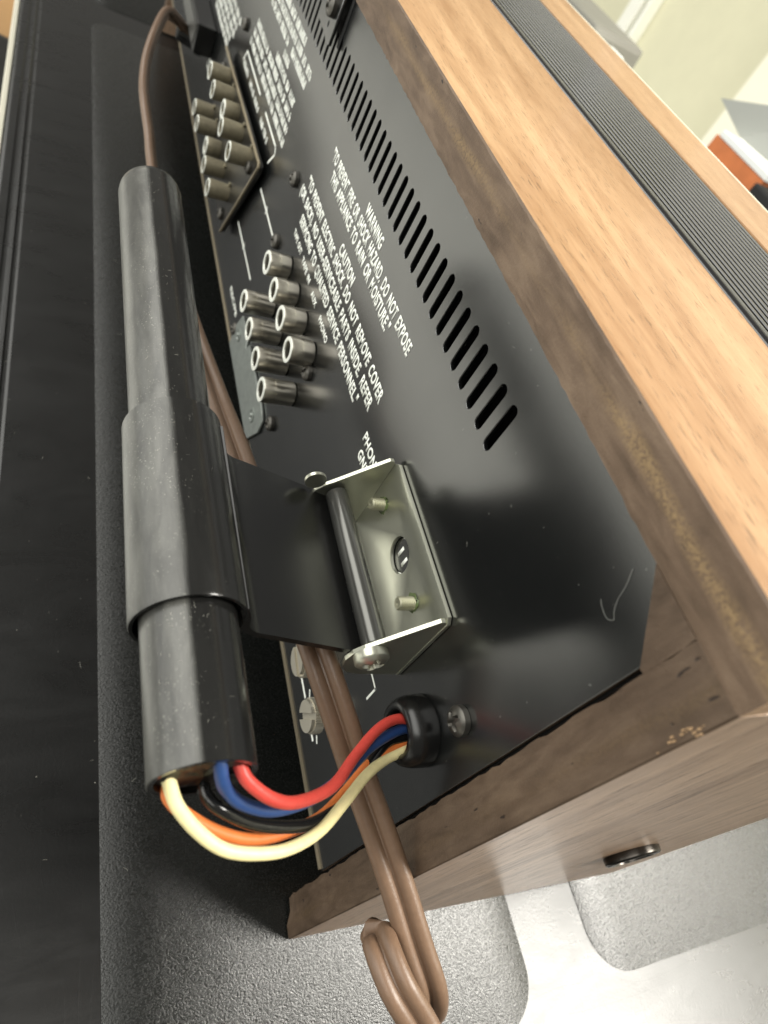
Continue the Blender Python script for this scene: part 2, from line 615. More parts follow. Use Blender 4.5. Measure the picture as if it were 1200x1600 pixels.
# chassis behind the panel, open at the back
bm = bmesh.new()
for a, b in (((-566, 74.2, -172), (-24, 185, -171.2)), ((-566, 74.2, -49.4), (-24, 185, -48.7)), ((-24.8, 74.2, -171), (-24.0, 185, -49.5)), ((-566, 184, -171), (-25, 185, -49.5))):
    box(bm, a, b)
mk('chassis', bm, DARK, rx)
mk('power_transformer', boxm((-135, 95, -150), (-84, 140, -66), 2), BLACK, rx)
bm = bmesh.new()
for k in range(40):
    box(bm, (-150 - k * 9, 84, -120), (-152.2 - k * 9, 105, -55))
mk('heat_sink', bm, BLACK, rx)


def attr_streak(o, axis, c, half):
    me = o.data
    at = me.attributes.new('streak', 'FLOAT', 'POINT')
    w = ORG[o.name]
    for i_, v_ in enumerate(me.vertices):
        p = v_.co + w
        val = (p.z * 1000 - ZT) if axis == 2 else p.x * 1000
        at.data[i_].value = (val - c) / half


def board(name, bm, m_face, label=None):
    o = mk(name, bm, m_face, rx, label=label)
    return o


def faces_to(o, m2, test):
    o.data.materials.append(m2)
    for p in o.data.polygons:
        if test(p.normal, p.center + ORG[o.name]):
            p.material_index = 1


# top rear board: subdivided rear edge with slightly ragged arrises
def ragged(bm, amp, seed, cond):
    rnd = random.Random(seed)
    for v_ in bm.verts:
        if cond(v_.co):
            v_.co.z += rnd.uniform(-amp, amp)
            v_.co.x += rnd.uniform(-amp, amp) * 0.5


def slab_x(x0, x1, prof, step):
    """profile (y,z) extruded along x in steps"""
    bm = bmesh.new()
    n = int(abs(x1 - x0) / step)
    rings = []
    for k in range(n + 1):
        xx = x0 + (x1 - x0) * k / n
        rings.append([bm.verts.new((xx, p[0], p[1])) for p in prof])
    m_ = len(prof)
    for a, b in zip(rings, rings[1:]):
        for j in range(m_):
            bm.faces.new((a[j], b[j], b[(j + 1) % m_], a[(j + 1) % m_]))
    bm.faces.new(rings[0])
    bm.faces.new(rings[-1][::-1])
    return bm


ztop = -38.4
bm = slab_x(-13.6, -576, [(71.0, -48.2), (71.0, -45.0), (71.0, -41.5), (71.0, ztop - 0.35), (71.35, ztop), (117.6, ztop), (117.6, -48.2)], 1.5)
ragged(bm, 0.16, 3, lambda c: abs(c.y - 71.0) < 0.01 and c.z < -47 and c.x < -36)
ragged(bm, 0.10, 4, lambda c: abs(c.y - 71.0) < 0.01 and c.z > -39.5)
o = board('top_board', bm, WOODTOP, 'walnut veneered rear strip of the cabinet top')
attr_streak(o, 2, -42.6, 4.8)
faces_to(o, WOODEDGE, lambda n_, c: n_.y < -0.5)
bm = slab_x(-13.6, -576, [(158.6, -48), (158.6, ztop - 0.3), (158.9, ztop), (184.6, ztop), (185, ztop - 0.4), (185, -48)], 20)
board('top_board', bm, WOODTOP, 'walnut veneered front strip of the cabinet top')
bm = prism([(186.2, -190), (186.2, -39.6), (186.8, -39.0), (188.6, -39.0), (189.2, -39.6), (189.2, -190)], 0, -16, -574)
mk('front_fascia', bm, LIPM, rx, label='pale metal fascia edge along the front')

# side boards (slightly wedge shaped), rear edges stained
def side_board(xo, xi, flare):
    bm = bmesh.new()
    n = 70
    z0, z1 = -197.4, -48.21
    rings = []
    rnd = random.Random(5)
    for k in range(n + 1):
        z = z0 + (z1 - z0) * k / n
        j = rnd.uniform(-0.22, 0.22) + (1.3 * max(0, 1 - k / 2.0) if flare > 0 else 0) * 0
        e = rnd.uniform(-0.05, 0.05)
        rings.append([bm.verts.new(q) for q in ((xi + (j if xi > -30 else 0), 71.0, z), ((xi * 2 + xo) / 3, 71.0, z), ((xi + xo * 2) / 3, 71.0, z), (xo - 0.25 * (1 if xo > xi else -1) + e, 71.0, z), (xo, 71.3, z), (xo + flare, 185, z), (xi, 185, z))])
    for a, b in zip(rings, rings[1:]):
        for q in range(7):
            bm.faces.new((a[q], a[(q + 1) % 7], b[(q + 1) % 7], b[q]))
    bm.faces.new(rings[0][::-1])
    bm.faces.new(rings[-1])
    # the broken lower corner of the near board
    if flare > 0:
        for v_ in bm.verts:
            if v_.co.y < 71.5 and v_.co.z < -190:
                f = (v_.co.z + 197.4) / 7.4
                if v_.co.x < -19.5:
                    v_.co.y += 0.9 * (1 - f) + rnd.uniform(0, .5)
                    v_.co.z += (1 - f) * 1.3 * rnd.uniform(.3, 1)
    return bm


o = board('side_board', side_board(-13.6, -22.9, 3.4), WOODSIDE, 'walnut side board nearest the coiled cord')
attr_streak(o, 0, -17.4, 4.8)
faces_to(o, SIDEEDGE, lambda n_, c: n_.y < -0.5)
o = board('side_board', side_board(-576, -566.5, 0), WOODSIDE, 'walnut side board at the far end')
attr_streak(o, 0, -571, 4.8)
faces_to(o, SIDEEDGE, lambda n_, c: n_.y < -0.5)
# chamfer block in the corner, butted between boards
bm = prism([(-22.9, -48.3), (-22.9, -57.4), (-23.6, -57.6), (-32.6, -49.0), (-33.4, -48.3)], 1, 71.0, 76)
o = mk('corner_block', bm, SIDEEDGE, rx)
at_ = o.data.attributes.new('streak', 'FLOAT', 'POINT')
for q in at_.data:
    q.value = 2.0
bm = boxm((-566, 76, -48.6), (-33.5, 118, -48.25))
# pale splintered chips on the lower arris
bm = bmesh.new()
rnd = random.Random(9)
for k in range(16):
    cx, cz = -13.7 + rnd.uniform(-1.3, 0.1), -56.5 + rnd.gauss(0, 2.6)
    s = rnd.uniform(0.06, 0.19)
    box(bm, (cx - s, 70.9 - s * .8, cz - s * 1.6), (cx + s * .6, 71.2, cz + s * 1.2), 0)
mk('splinters', bm, m_plain("splintered_wood", (0.34, 0.22, 0.12), 0.7, 0.7, 1.5), rx, kind='stuff')

# top grille: tray, rounded black edge and parallel ribs
mk('grille_tray', boxm((-560, 118.0, -46), (-16, 158.2, -41.6)), DARK, rx)
bm = prism([(117.9, -44), (117.9, -38.9), (118.4, -38.1), (119.4, -37.8), (120.6, -38.1), (121.1, -39), (121.1, -44)], 0, -16, -560)
mk('grille_edge', bm, GRILLE, rx, smooth=60)
bm = prism([(0, -42), (0, -38.75), (0.15, -38.55), (0.85, -38.55), (1.0, -38.75), (1.0, -42)], 0, 272, -272)
first = None
y = 122.2
while y < 157.6:
    if first is None:
        first = mk('grille_rib', bm, GRILLE, rx, loc=(-288, y, 0))
    else:
        c = first.copy()
        COL.objects.link(c)
        c.location.y += (y - 122.2) / 1000
    y += 2.28


# ------------------------------------------------------------------ printing on the rear panel
def text(body, x0, x1, zc, h, parent=rx, name='printed_text', bold=0.035, label=None, align=None):
    cu = bpy.data.curves.new("tmp", 'FONT')
    cu.body = body
    cu.size = 1
    cu.offset = bold
    cu.resolution_u = 3
    cu.space_character = 1.08
    cu.space_word = 1.5
    ob = bpy.data.objects.new("tmp", cu)
    COL.objects.link(ob)
    me = bpy.data.meshes.new_from_object(ob.evaluated_get(bpy.context.evaluated_depsgraph_get()))
    xs = [v_.co.x for v_ in me.vertices]
    a, b = min(xs), max(xs)
    cap = 0.73
    kx = (x1 - x0) / (b - a)
    kz = h / cap
    bm_ = bmesh.new()
    bm_.from_mesh(me)
    xc = (x0 + x1) / 2
    for v_ in bm_.verts:
        v_.co = Vector((x0 + (v_.co.x - a) * kx - xc, -0.0, (v_.co.y - cap / 2) * kz))
    ret = bmesh.ops.extrude_face_region(bm_, geom=bm_.faces[:])
    for g in ret['geom']:
        if isinstance(g, bmesh.types.BMVert):
            g.co.y -= 0.03
    bpy.data.objects.remove(ob)
    bpy.data.curves.remove(cu)
    bpy.data.meshes.remove(me)
    return mk(name, bm_, INK, parent, loc=(xc, PY - 0.03, zc), label=label)


text('WARNING', -152.6, -137.0, -73.6, 3.2)
text('"TO PREVENT FIRE OR SHOCK HAZARD. DO NOT EXPOSE', -186.0, -105.0, -77.6, 3.2)
text('THIS APPLIANCE TO RAIN OR MOISTURE."', -181.2, -116.6, -81.6, 3.2)
text('CAUTION', -157.2, -142.0, -88.0, 3.2)
text('"TO PREVENT ELECTRIC SHOCK. DO NOT REMOVE COVER', -196.4, -104.8, -91.9, 3.2)
text('(OR BACK). NO USER-SERVICEABLE PARTS INSIDE. REFER', -200.2, -107.0, -96.6, 3.2)
text('SERVICING TO QUALIFIED SERVICE PERSONNEL."', -191.4, -113.5, -101.4, 3.2)
text('TAPE OUT', -192.6, -181.0, -106.8, 2.0)
text('TAPE IN', -178.4, -167.0, -106.8, 2.0)
text('AUX', -162.8, -156.6, -107.0, 2.0)
text('PHONO', -151.3, -141.2, -106.8, 2.0)
text('PHONO', -103.2, -90.5, -101.9, 2.7)
text('GND', -101.6, -94.0, -105.9, 2.7)
text('REC/PB', -236, -218.6, -161.9, 2.2)


def ticks(rows):
    """print too small to read in the photograph: rows of short strokes, grouped like words"""
    bm_ = bmesh.new()
    for (x0, x1, zc, h) in rows:
        rn = random.Random(int(x0 * 7 + zc * 13))
        xx = x0
        while xx < x1 - 1.0:
            wl_ = rn.uniform(3.5, 11)
            e = min(x1, xx + wl_)
            while xx < e - 0.9:
                k = rn.random()
                box(bm_, (xx, PY - 0.06, zc - h / 2), (xx + 0.5, PY - 0.02, zc + h / 2))
                if k < 0.6:
                    zz = zc + (h / 2 - 0.4) * rn.choice((-1, 0, 1))
                    box(bm_, (xx + 0.5, PY - 0.055, zz - 0.28), (xx + 1.1, PY - 0.02, zz + 0.28))
                if k > 0.35:
                    box(bm_, (xx + 0.9, PY - 0.05, zc - h / 2), (xx + 1.4, PY - 0.02, zc + h / 2 * rn.choice((0.2, 1))))
                xx += 1.75
            xx = e + 1.2
    return bm_


mk('fine_print', ticks([(-313, -231, -99.6, 2.7), (-311, -231, -95.6, 2.7), (-309, -232, -91.6, 2.7), (-270, -233, -87.6, 2.7), (-262, -249, -83.4, 2.5)]), INK, rx, kind='stuff')
mk('fine_print', ticks([(-297, -260, -79.6, 2.7), (-300, -252, -75.8, 2.7), (-290, -240, -72.0, 2.7), (-254, -228, -79.4, 2.6), (-250, -226, -75.6, 2.6)]), INK, rx, kind='stuff')
mk('fine_print', ticks([(-400, -351, -118.4, 2.8), (-400, -347, -114.6, 2.8), (-400, -343, -110.8, 2.8), (-400, -340, -107, 2.8), (-400, -338, -103.2, 2.8)]), INK, rx, kind='stuff')
mk('fine_print', ticks([(-314, -301, -108.6, 2.4), (-296, -285, -108.6, 2.2), (-282, -273, -108.6, 2.2), (-266, -250, -108.6, 2.4), (-388, -372, -141.5, 2.4), (-386, -368, -138, 2.2), (-440, -420, -125, 2.2), (-410, -398, -131, 2.2)]), INK, rx, kind='stuff')


def line(pts, w=0.75, name='printed_line'):
    bm_ = bmesh.new()
    for (x0, z0), (x1, z1) in zip(pts, pts[1:]):
        d = Vector((x1 - x0, 0, z1 - z0))
        l_ = d.length
        d.normalize()
        p = Vector((-d.z, 0, d.x)) * w / 2
        a, b = Vector((x0, 0, z0)) - d * w / 2.2, Vector((x1, 0, z1)) + d * w / 2.2
        q = [bm_.verts.new(c + Vector((0, PY - 0.05, 0))) for c in (a + p, b + p, b - p, a - p)]
        r_ = [bm_.verts.new(v_.co + Vector((0, 0.04, 0))) for v_ in q]
        bm_.faces.new(q)
        for k in range(4):
            bm_.faces.new((q[k], r_[k], r_[(k + 1) % 4], q[(k + 1) % 4]))
    return mk(name, bm_, INK, rx)


text('11', -70.6, -67.2, -101.3, 2.6)
line([(-71.9, -98.9), (-71.2, -98.0)], 0.45)
line([(-66.8, -104.4), (-66.0, -103.6)], 0.45)
line([(-316, -108.5), (-313.2, -104.2), (-276, -104.2)])
line([(-262, -104.2), (-238.2, -104.2), (-236.2, -106), (-240.8, -111.4)])
line([(-253.5, -143.6), (-217.2, -143.6)])
line([(-237.6, -142.3), (-236.0, -143.4), (-237.6, -144.6)], 0.5)
line([(-239.0, -120.6), (-208.4, -120.6)])
line([(-225.6, -119.4), (-224.0, -120.5), (-225.6, -121.8)], 0.5)
line([(-54.6, -119.8), (-54.2, -125.4)], 0.5)
line([(-57.5, -125.2), (-50.4, -125.2), (-50.2, -129.8)], 0.55)
line([(-71.6, -124.8), (-69.0, -124.8)], 0.9)
line([(-69.8, -162.2), (-64.4, -162.2)], 0.9)
line([(-55.2, -162.4), (-53.0, -162.4)], 0.9)
line([(-64.6, -158.6), (-63.2, -159.4)], 0.6)
line([(-52.8, -159.6), (-51.4, -160.2)], 0.6)

# ------------------------------------------------------------------ screws
def head_bm(R, h, cross=0.6, n=30):
    """pan head with a sunk cross, axis -y, built as a height field over a disc"""
    bm_ = bmesh.new()
    grid = {}
    nr, na = 9, 40
    c = bm_.verts.new((0, -(h - cross), 0))
    prev = None
    wcr = R * 0.17
    for i_ in range(1, nr + 1):
        r = R * i_ / nr
        ring = []
        for k in range(na):
            a = 2 * math.pi * k / na
            u, w = r * math.cos(a), r * math.sin(a)
            z = h * (1 - 0.45 * (r / R) ** 3.2)
            if (abs(u) < wcr or abs(w) < wcr) and r < R * 0.66:
                z -= cross
            ring.append(bm_.verts.new((u, -z, w)))
        if prev is None:
            for k in range(na):
                bm_.faces.new((c, ring[k], ring[(k + 1) % na]))
        else:
            for k in range(na):
                bm_.faces.new((prev[k], ring[k], ring[(k + 1) % na], prev[(k + 1) % na]))
        prev = ring
    base = [bm_.verts.new((R * math.cos(2 * math.pi * k / na), 0, R * math.sin(2 * math.pi * k / na))) for k in range(na)]
    for k in range(na):
        bm_.faces.new((prev[k], base[k], base[(k + 1) % na], prev[(k + 1) % na]))
    return bm_


sc = mk('screw', head_bm(2.7, 2.1, 0.8), SCREWM, rx, loc=(-32.9, PY - 0.05, -98.4), smooth=38, label='screw beside the rubber wire grommet')


def put_screw(xx, zz, yy=PY - 0.05, rot=0.0, s=1.0, label=None):
    c = sc.copy()
    COL.objects.link(c)
    if 'label' in c:
        del c['label']
    if label:
        c['label'] = label
    c.location = W((xx, yy, zz)) - ORG[rx.name]
    c.rotation_euler = (0, rot, 0)
    c.scale = (s, s, s)
    return c


for q in ((-207.2, -98.2, 0.3), (-204, -118.6, 0.9), (-142.5, -119.4, 0.5), (-150.6, -149.4, 0.2), (-326, -99.4, 0.7), (-213.0, -163.6, 0.1)):
    put_screw(q[0], q[1], rot=q[2], s=0.92)
# upper jack plate, standing a little proud of the panel
mk('jack_plate', plate2d([(-337, -114.9), (-239.6, -112.8), (-239.2, -115), (-263, -154.6), (-337, -154.6)], [], 1.6, 0.25, lambda u, v_, w: (u, PY - 2.2 + w, v_)), m_painted("brown_black_plate", (0.014, 0.013, 0.011), 0.30, 1.5), rx, label='raised dark plate carrying the capped jacks')
mk('plate_rim', prism([(-338, -113.6), (-239.3, -111.7), (-238.2, -113.2), (-262.8, -155.6), (-263.5, -155.3), (-239.3, -113.6), (-239.9, -112.6), (-338, -114.6)], 1, PY - 3.7, PY - 2.9, 0.15), GOLDEDGE, rx, label='worn bright rim of the upper jack plate')
for q in ((-331, -120.2, 0.4), (-249.2, -119.2, 0.2), (-268.5, -150.5, 0.6)):
    put_screw(q[0], q[1], yy=PY - 3.1, rot=q[2], s=0.9)
# lower grey plate with punched screws
bm = plate2d([(-212.8, -170.8), (-212.4, -161.6), (-208.8, -154.2), (-196, -153.6), (-195, -156.5), (-193, -156.5), (-192, -153.6), (-161.6, -153.4), (-156.6, -154.6), (-156.3, -160), (-163, -170.8)], [], 0.8, 0.15, lambda u, v_, w: (u, PY - 0.55 + w, v_))
gp = mk('ground_plate', bm, PLATEG, rx, label='grey chamfered metal plate under the lower jacks')
bm = bmesh.new()
lathe(bm, [(0, 2.5), (0.35, 2.5), (0.4, 1.9), (0.15, 1.7), (0.2, 0.9), (0.9, 0.7), (0.9, 0)], n=20)
rv = mk('rivet', bm, PLATEG, gp, loc=(-205.6, PY - 0.95, -160.4), smooth=40)
c = rv.copy()
COL.objects.link(c)
c.location.x += 0.0400
c.location.z -= 0.0012


# ------------------------------------------------------------------ RCA jacks
def jack_meshes(ln):
    a = bmesh.new()
    lathe(a, [(0.3, 3.5), (0.5, 3.65), (ln - 3.4, 3.65), (ln - 3.4, 3.55), (ln - 3.2, 3.55), (ln - 3.2, 3.75), (ln - 0.3, 3.75), (ln, 3.6), (ln, 2.45), (ln - 1.6, 2.4)], n=36)
    b = bmesh.new()
    lathe(b, [(ln - 2.4, 2.39), (ln - 2.4, 1.0), (ln - 1.2, 0.95)], n=24)
    r_ = bmesh.new()
    lathe(r_, [(ln - 0.1, 3.68), (ln + 0.12, 3.6), (ln + 0.16, 2.6), (ln - 0.2, 2.42)], n=36)
    return a, b, r_


def jack_set(ln, spots, yb, labels, body=NICKEL):
    a, b, r_ = jack_meshes(ln)
    j0 = mk('rca_jack', a, body, rx, loc=(spots[0][0], yb, spots[0][1]), smooth=40, label=labels[0])
    k0 = mk('insulator', b, INSUL, j0, loc=(spots[0][0], yb, spots[0][1]))
    k1 = mk('rim', r_, RIM, j0, loc=(spots[0][0], yb, spots[0][1]), smooth=40)
    for (xx, zz), lb in zip(spots[1:], labels[1:]):
        c = j0.copy()
        COL.objects.link(c)
        if lb:
            c['label'] = lb
        elif 'label' in c:
            del c['label']
        c.location = W((xx, yb, zz)) - ORG[rx.name]
        for k in (k0, k1):
            d = k.copy()
            COL.objects.link(d)
            d.parent = c


jack_set(7.2, [(-186, -115.8), (-172.6, -115.8), (-159.5, -115.7), (-146.2, -115.8)], PY, [None] * 4)
jack_set(9.9, [(-186.6, -131.8), (-173.1, -132.0), (-159.1, -131.6), (-146.2, -131.8)], PY, [None] * 4)
jack_set(7.4, [(-288.3, -118.8), (-302.3, -141.2)], PY - 1.6, ['uncapped jack between capped ones'] * 2, CAPM)
# capped jacks
a = bmesh.new()
lathe(a, [(0, 3.0), (0.8, 3.0), (0.8, 3.35), (9.0, 3.6), (9.6, 3.45), (9.7, 2.9), (8.2, 2.8), (8.2, 0)], n=30)
for f_ in list(a.faces):
    pass
capp = [(-318, -118), (-304, -119.2), (-273.7, -119.2), (-253, -117.6), (-332.8, -140.4), (-319.1, -140.9), (-286, -141.3), (-269.2, -141.5)]
cap = mk('jack_cap', a, CAPM, rx, loc=(capp[0][0], PY - 1.6, capp[0][1]), smooth=40)
t_ = bmesh.new()
box(t_, (-0.8, -2.2, 2.8), (0.8, -0.6, 4.6), 0.2)
box(t_, (-2.7, -9.3, -0.4), (2.7, -8.1, 0.4), 0.1)
fin = mk('cap_key', t_, CAPM, cap, loc=(capp[0][0], PY - 1.6, capp[0][1]))
rr = bmesh.new()
lathe(rr, [(9.6, 3.5), (9.85, 3.4), (9.85, 2.9), (9.6, 2.85)], n=30)
rim = mk('rim', rr, RIM, cap, loc=(capp[0][0], PY - 1.6, capp[0][1]))
for k, (xx, zz) in enumerate(capp[1:]):
    c = cap.copy()
    COL.objects.link(c)
    c.location = W((xx, PY - 1.6, zz)) - ORG[rx.name]
    c.rotation_euler = (0, (k * 0.7) % 1.2 - 0.5, 0)
    for ch in (fin, rim):
        d = ch.copy()
        COL.objects.link(d)
        d.parent = c

# ------------------------------------------------------------------ knurled terminal screws
bm = bmesh.new()
nt = 44
ring = [(math.cos(2 * math.pi * k / (2 * nt)) * (4.35 if k % 2 else 4.0), math.sin(2 * math.pi * k / (2 * nt)) * (4.35 if k % 2 else 4.0)) for k in range(2 * nt)]
lo = [bm.verts.new((u, -2.6, w)) for u, w in ring]
hi = [bm.verts.new((u, -4.9, w)) for u, w in ring]
for k in range(2 * nt):
    bm.faces.new((lo[k], hi[k], hi[(k + 1) % (2 * nt)], lo[(k + 1) % (2 * nt)]))
bm.faces.new(lo)
bm.faces.new(hi[::-1])
lathe(bm, [(0, 2.2), (2.7, 2.2)], n=20)
for sgn in (1, -1):                                     # two raised D-shaped lands leave the slot open
    pts = [(3.9 * math.cos(a), 3.9 * math.sin(a)) for a in [math.asin(0.8 / 3.9) + (math.pi - 2 * math.asin(0.8 / 3.9)) * k / 16 for k in range(17)]]
    pts = [(u, w * sgn) for u, w in pts]
    a1 = [bm.verts.new((u, -4.8, w)) for u, w in pts]
    b1 = [bm.verts.new((u, -5.9, w)) for u, w in pts]
    bm.faces.new(b1)
    for k in range(17):
        bm.faces.new((a1[k], b1[k], b1[(k + 1) % 17], a1[(k + 1) % 17]))
ts = mk('terminal_screw', bm, STEEL, rx, loc=(-55.0, PY, -150.8))
ts.rotation_euler = (0, math.radians(-68), 0)
c = ts.copy()
COL.objects.link(c)
c.location = W((-69.2, PY, -150.2)) - ORG[rx.name]
c.rotation_euler = (0, math.radians(8), 0)

# wire grommet
bm = bmesh.new()
lathe(bm, [(0, 6.6), (0.5, 6.8), (3.2, 6.6), (4.6, 6.2), (5.5, 5.5), (5.8, 4.8), (5.7, 4.3), (5.0, 3.9), (0.5, 3.6), (0.4, 0)], n=40)
mk('wire_grommet', bm, RUBBER, rx, loc=(-36.3, PY, -111.8), smooth=60)

# sheet metal tab beside the vent
bm = plate2d([(-213.4, -48.8), (-213.4, -61.8), (-216, -62.4), (-219, -61.4), (-230, -60.6), (-231, -57.2), (-262, -56.4), (-262, -48.8)],
             [[(-219.2 + 0.9 * math.cos(k * .7854), -58.6 + 1.0 * math.sin(k * .7854)) for k in range(8)]], 1.0, 0.15, lambda u, v_, w: (u, PY - 2.0 + w + max(0, (u + 230)) * 0.0, v_))
vt = mk('vent_tab', bm, PANEL, rx)
put_screw(-218.6, -54.0, yy=PY - 2.5, rot=0.5, s=1.05)
mk('tab_shadow_strip', boxm((-213.2, PY - 0.12, -61.4), (-211.2, PY - 0.02, -49)), DARK, rx, label='dark strip painted as the shadow beside the vent tab')  # dark strip laid on the panel as the raised tab's shadow

# AC outlet block and brown plug
ob = mk('outlet_block', boxm((-440, PY - 9, -137), (-382, PY, -124), 0.8), BLACK, rx)
mk('outlet_face', prism([(-384, -125.2), (-386, -126.5), (-438, -126.5), (-438, -134.6), (-386, -134.6), (-383, -128)], 1, PY - 9.5, PY - 9.0), m_painted("grey_bakelite", (0.07, 0.07, 0.065), 0.4, 1.5), ob)
mk('cord_bushing', lathe(bmesh.new(), [(0, 8.0), (1.5, 8.2), (3, 6.5), (9, 5.5), (12, 4.2), (12, 0)], n=24), RUBBER, rx, loc=(-421, PY, -143), smooth=50)

# bolt let into the near side board
bm = bmesh.new()
lathe(bm, [(0, 7.3), (0.6, 7.6), (2.0, 7.5), (2.4, 7.0), (2.4, 5.4), (1.0, 5.1), (1.0, 0)], axis='x', n=36)
mk('cabinet_bolt', bm, mat("black_bolt", (0.05, 0.045, 0.04), 0.22, 0.85), rx, loc=(-11.6, 149.3, -149.5), smooth=40, label='dark round bolt in the walnut side board')

# ================================================================== ANTENNA
ant = thing('bar_antenna', 'dusty black tube antenna on a hinged arm and zinc bracket behind the receiver', 'antenna', (-68, 72, -105))
YC, ZC = 24.9, -92.8
bm = bmesh.new()
lathe(bm, [(-165.2, 0), (-165.8, 4.0), (-166, 6.4), (-165.4, 7.0), (-164, 7.2), (-26.6, 7.2), (-26.5, 7.05), (-26.6, 6.3), (-31, 6.25)], axis='x', org=(0, YC, ZC), n=72)
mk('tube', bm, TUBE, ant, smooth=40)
bm = bmesh.new()
lathe(bm, [(-29.0, 6.26), (-27.6, 6.2), (-27.1, 5.2), (-27.0, 3.0), (-27.2, 1.5), (-26.9, 0)], axis='x', org=(0, YC, ZC), n=28)
rnd = random.Random(2)
for v_ in bm.verts:
    v_.co.x += rnd.uniform(-0.35, 0.35)
mk('potting', bm, POT, ant, smooth=80, label='glossy black sealing compound in the tube end')

# sleeve and arm: one moulding, cross-section in (y, z) extruded along x
def sleeve_bm():
    bm_ = bmesh.new()
    n = 72
    RO, RI = 8.9, 8.15
    xs = [-88.6, -88.9, -88.6, -50.0, -49.5, -49.5, -50.5, -56]
    rs = [7.35, 8.3, 8.6, RO, RO - .15, RI + .05, RI, RI]
    cz = [0, 0, 0, 0, 0, 0, 0, 0]
    rings = []
    for xx, r in zip(xs, rs):
        rings.append([bm_.verts.new((xx, YC + 0.2 + r * math.cos(2 * math.pi * k / n), ZC - 0.3 + r * math.sin(2 * math.pi * k / n))) for k in range(n)])
    for a_, b_ in zip(rings, rings[1:]):
        for k in range(n):
            bm_.faces.new((a_[k], b_[k], b_[(k + 1) % n], a_[(k + 1) % n]))
    return bm_


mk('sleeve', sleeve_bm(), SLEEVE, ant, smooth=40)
# arm profile, thickened about a centre line
HY, HZ = 61.6, -103.6
cl = crom([(32.4, -89.0), (33.6, -92.0), (34.3, -95.0), (36.4, -97.2), (40.0, -98.6), (48, -101.6), (55, -104.2), (59.4, -105.8), (61.6, -106.0)], 5)
top, bot = [], []
for i_, p in enumerate(cl):
    t_ = (cl[min(i_ + 1, len(cl) - 1)] - cl[max(i_ - 1, 0)]).normalized()
    nn = Vector((-t_.y, t_.x))
    h = 0.65
    top.append((p.x + nn.x * h, p.y + nn.y * h))
    bot.append((p.x - nn.x * h, p.y - nn.y * h))
bm = prism(top + bot[::-1], 0, -87.2, -49.7)
mk('arm', bm, ARM, ant, smooth=35)
bm = bmesh.new()
lathe(bm, [(-85.9, 1.0), (-85.9, 2.3), (-85.7, 2.45), (-50.3, 2.45), (-50.1, 2.3), (-50.1, 1.0)], axis='x', org=(0, HY, HZ), n=40)
mk('hinge_barrel', bm, BARREL, ant, smooth=40)
# bracket: plate with the round window, two bent flanges
hole = [(-69.0 + 4.0 * math.cos(2 * math.pi * k / 28), -101.0 + 4.0 * math.sin(2 * math.pi * k / 28)) for k in range(28)]
bm = plate2d([(-86.6, -93.0), (-85.6, -92.0), (-49.7, -92.0), (-48.7, -93.0), (-48.7, -114), (-86.6, -114)], [hole], 0.9, 0.12, lambda u, v_, w: (u, PY - 0.55 + w, v_))
br = mk('bracket', bm, ZINC, ant, smooth=35, label='yellowish zinc plated U bracket with a round window showing 11')


def flange(x0, x1, tip):
    pts = [(PY - 1.0, -114), (PY - 1.0, -93.0), (PY - 1.5, -92.2), (PY - 2.5, -92.1), (64.9, -96.2)] + tip
    return prism(pts, 0, x0, x1, 0.14)


arc = [(61.0, -99.7), (58.6, -101.8), (57.0, -103.8), (56.4, -106.4), (56.9, -109.2), (58.8, -111.8), (61.8, -112.9), (66, -113.4)]
mk('flange', flange(-49.6, -48.7, arc), ZINC, br, label='near flange carrying the hinge screw')
mk('flange', flange(-87.5, -86.6, arc), ZINC, br, label='far flange')
bm = bmesh.new()
lathe(bm, [(0, 2.3), (0.7, 2.3), (0.7, 0)], axis='x', org=(-86.9, 55.6, -100.4), n=24)
mk('washer', bm, ZINC, ant, smooth=30)
# hinge screw: pan head turned to +x
hb = head_bm(3.35, 2.6, 0.8)
hb.transform(Matrix.Rotation(math.radians(90), 4, 'Z'))
mk('hinge_screw', hb, ZINC, ant, loc=(-48.6, HY - 1.2, HZ - 0.2), smooth=50)


def stud(xx, zz, ln, lab):
    bm_ = bmesh.new()
    prof = [(0, 1.2)]
    h = 0.2
    while h < ln - 0.3:
        prof += [(h, 1.42), (h + 0.22, 1.12)]
        h += 0.44
    prof += [(ln, 1.1), (ln, 0.45), (ln - 0.3, 0)]
    lathe(bm_, prof, n=20)
    s_ = mk('bracket_screw', bm_, THREAD, ant, loc=(xx, PY - 1.0, zz), smooth=25, label=lab)
    b2 = bmesh.new()
    r0 = random.Random(int(-xx))
    lathe(b2, [(0, 1.9), (0.12, 1.7), (0.25, 1.35)], n=14)
    for v_ in b2.verts:
        v_.co.x *= 1 + r0.uniform(-0.3, 0.35)
        v_.co.z *= 1 + r0.uniform(-0.3, 0.5)
    mk('thread_lock', b2, LOCK, s_, loc=(xx, PY - 1.0, zz), smooth=60)


stud(-82.2, -101.4, 3.2, 'threaded screw end in the upper part of the bracket')
stud(-57.8, -101.2, 3.6, 'threaded screw end near the hinge screw')

